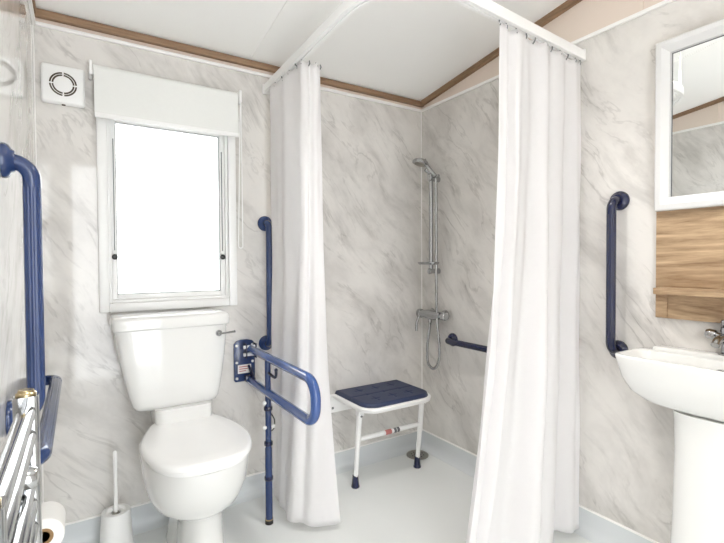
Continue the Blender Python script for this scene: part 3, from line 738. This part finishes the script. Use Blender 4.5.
# ------------------------------------------------------------------ washbasin
WY = .570
t = empty('washbasin', (XR, WY, .79), 'white compact washbasin on a pedestal below the mirror', 'basin')
def bring(xf, xb, hy, z, n=7, m=96): return rrect((xf + xb) / 2, WY + .003, (xb - xf) / 2, hy, z, n, m)
xw = XR - .0008
bm = B()
loft(bm, [bring(1.575, 1.70, .085, .628, 4), bring(1.560, xw, .125, .631, 4), bring(1.535, xw, .174, .644, 4), bring(1.515, xw, .206, .672, 5), bring(1.500, xw, .224, .714, 6), bring(1.490, xw, .232, .762, 7), bring(1.486, xw, .234, .782, 8),
          bring(1.486, xw, .235, .788, 8), bring(1.489, xw - .002, .232, .791, 8), bring(1.497, 1.652, .221, .791, 8), bring(1.503, 1.645, .214, .786, 7), bring(1.512, 1.640, .200, .750, 6), bring(1.525, 1.632, .172, .705, 4), bring(1.545, 1.615, .10, .690, 3)])
# raised back ledge
box(bm, 1.655, xw, WY - .205, WY + .185, .786, .806, .007, 3)
bs = build('basin', bm, CERAMIC, t, angle=60)
ox, oz = 1.6385, .752
bm = B(); lathe(bm, (ox + .004, WY - .015, oz), (-1, 0, -.1), [(0, .0155), (.004, .0155), (.006, .013), (.006, .009), (.003, .008), (.003, 0)], 24); ov = build('overflow_ring', bm, CHROME, t)
bm = B(); lathe(bm, (ox - .0002, WY - .015, oz), (-1, 0, -.1), [(0, .008), (.0012, .008), (.0012, 0)], 20); build('overflow_hole', bm, DARK, ov)
bm = B(); lathe(bm, (1.58, WY, .6895), (0, 0, 1), [(0, .026), (.003, .025), (.003, .012), (.006, .010), (.006, 0)], 24); build('plug_waste', bm, CHROME, t)
t = empty('basin_pedestal', (1.61, WY, 0), 'tall white ceramic pedestal supporting the washbasin', 'pedestal')
def pring(z, hx, hy): return rrect(1.625, WY, hx, hy, z, 2.6, 48)
bm = B(); loft(bm, [pring(0, .090, .116), pring(.03, .088, .113), pring(.12, .082, .105), pring(.30, .076, .097), pring(.50, .074, .093), pring(.60, .077, .095), pring(.6285, .080, .099)]); build('column', bm, CERAMIC, t, angle=60)
# tap
t = empty('basin_tap', (1.690, WY - .01, .806), 'chrome mixer tap standing on the back ledge of the basin', 'tap')
ty = WY - .018; txx = 1.685
bm = B(); lathe(bm, (txx, ty, .8062), (0, 0, 1), [(0, .026), (.005, .026), (.009, .020), (.030, .017), (.055, .018), (.075, .021), (.085, .019), (.088, .012), (.088, 0)], 28); build('tap_body', bm, CHROME, t)
bm = B(); tube(bm, catmull([(txx - .010, ty, .850), (txx - .045, ty, .862), (txx - .080, ty, .858), (txx - .098, ty, .846)], 8), .012, 18, radii=[.014] * 9 + [.012] * 8 + [.0115] * 8); build('spout', bm, CHROME, t)
for s in (-1, 1):
    bm = B(); tube(bm, [(txx, ty + s * .012, .858), (txx, ty + s * .032, .864)], .010, 16); lathe(bm, (txx, ty + s * .030, .864), (0, s, .1), [(0, .012), (.004, .0155), (.020, .0165), (.028, .013), (.030, 0)], 20); build('tap_handle', bm, CHROME, t)
bm = B(); lathe(bm, (txx, ty, .8945), (0, 0, 1), [(0, .012), (.004, .020), (.014, .021), (.020, .018), (.021, 0)], 24); build('tap_cap', bm, CHROME, t)

# ------------------------------------------------------------------ chrome towel radiator
t = empty('towel_radiator', (XL, .60, .55), 'chrome ladder towel radiator on the left wall near the camera', 'radiator')
pxr = -.066; yn, yf_ = .440, .785; ztop, zbot = .914, .12
for y in (yn, yf_):
    bm = B(); loft(bm, [rrect(pxr, y, .0148, .0148, zbot, 5, 40), rrect(pxr, y, .0148, .0148, ztop, 5, 40)]); ps = build('post', bm, CHROME, t)
    bm = B(); lathe(bm, (pxr, y, ztop), (0, 0, 1), [(0, .0125), (.003, .0125), (.005, .010), (.008, .009), (.008, 0)], 24); build('end_plug', bm, BRASS, ps)
zz = []
z = .892
for k in (2, 4, 5, 4, 3, 2):
    for i in range(k):
        zz.append(z); z -= .033
    z -= .030
for z in zz:
    if z < .15: continue
    bm = B(); tube(bm, [(pxr + .001, yn + .0135, z), (pxr + .001, yf_ - .0135, z)], .0112, 20); build('rung', bm, CHROME, t)
for y in (yn + .075, yf_ - .075):
    for z in (.8245, .26):
        bm = B(); lathe(bm, (XL + .0005, y, z), (1, 0, 0), [(0, .016), (.03, .012), (.050, .012), (.056, .014), (.074, .0145), (.080, .011), (.082, 0)], 24); build('wall_bracket', bm, CHROME, t)
for y in (yn, yf_):
    bm = B(); tube(bm, [(XL + .0005, y, zbot + .03), (pxr, y, zbot + .03)], .008, 12); build('supply_pipe', bm, CHROME, t)

# ------------------------------------------------------------------ ceiling lights: one by the curtain rail, one added as fill
def downlight(x, y, w, label, col=(1, .975, .94)):
    z = ceil_z(y); n = Vector((0, -.135, -1)).normalized()
    t = empty('ceiling_light', (x, y, z), label, 'ceiling light')
    o = Vector((x, y, z))
    bm = B(); lathe(bm, o, n, [(.0005, .062), (.010, .060), (.014, .054), (.014, .050), (.006, .048), (.006, 0)], 36); build('bezel', bm, WHITE, t)
    bm = B(); lathe(bm, o + n * .0065, n, [(0, .046), (.002, .046), (.002, 0)], 36); build('lamp_disc', bm, LAMP, t)
    ld = bpy.data.lights.new('ceiling_lamp', 'AREA'); ld.shape = 'DISK'; ld.size = .09; ld.energy = w; ld.spread = math.radians(115); ld.color = col
    lo = bpy.data.objects.new('ceiling_lamp', ld); COL.objects.link(lo); lo.parent = t; lo.location = n * .016
    lo.rotation_euler = n.to_track_quat('-Z', 'Y').to_euler()
LAMP_W = 4.2
downlight(.94, 1.00, LAMP_W, 'round white ceiling downlight just outside the curtain rail corner')
downlight(.35, .10, LAMP_W, 'added round white ceiling downlight, unseen fill near the doorway')  # added lamp out of view, brightens the near half of the room

# daylight outside the window and the doorway
W = bpy.data.worlds.new('daylight'); S.world = W; W.use_nodes = True
WN = W.node_tree.nodes; bg = WN['Background']; bg.inputs['Color'].default_value = (.94, .97, 1, 1); bg.inputs['Strength'].default_value = 5.2

# ------------------------------------------------------------------ camera
yaw, pitch, roll, f = 0.565425553259111, -0.021843764956652967, 0.005602755971466393, 446.3040213758378
fw_ = Vector((math.sin(yaw) * math.cos(pitch), math.cos(yaw) * math.cos(pitch), math.sin(pitch)))
r_ = Vector((math.cos(yaw), -math.sin(yaw), 0)); d_ = fw_.cross(r_)
c, s = math.cos(roll), math.sin(roll)
rr, dd = r_ * c + d_ * s, -r_ * s + d_ * c
cd = bpy.data.cameras.new('camera'); cam = bpy.data.objects.new('camera', cd); COL.objects.link(cam)
M = Matrix(((rr.x, -dd.x, -fw_.x, 0), (rr.y, -dd.y, -fw_.y, 0), (rr.z, -dd.z, -fw_.z, 1.1), (0, 0, 0, 1)))
cam.matrix_world = M
cd.sensor_width = 36; cd.sensor_fit = 'HORIZONTAL'; cd.lens = f / 724 * 36; cd.clip_start = .02
S.camera = cam
S.view_settings.view_transform = 'Standard'; S.view_settings.look = 'None'; S.view_settings.gamma = 1; S.view_settings.exposure = 0.49
S.view_settings.use_curve_mapping = False
S.cycles.use_denoising = True
S.cycles.max_bounces = 14; S.cycles.diffuse_bounces = 8; S.cycles.glossy_bounces = 6; S.cycles.transparent_max_bounces = 12
S.cycles.caustics_reflective = False; S.cycles.caustics_refractive = False
S.cycles.sample_clamp_indirect = 6
for o in S.objects:
    if '_w' in o: del o['_w']
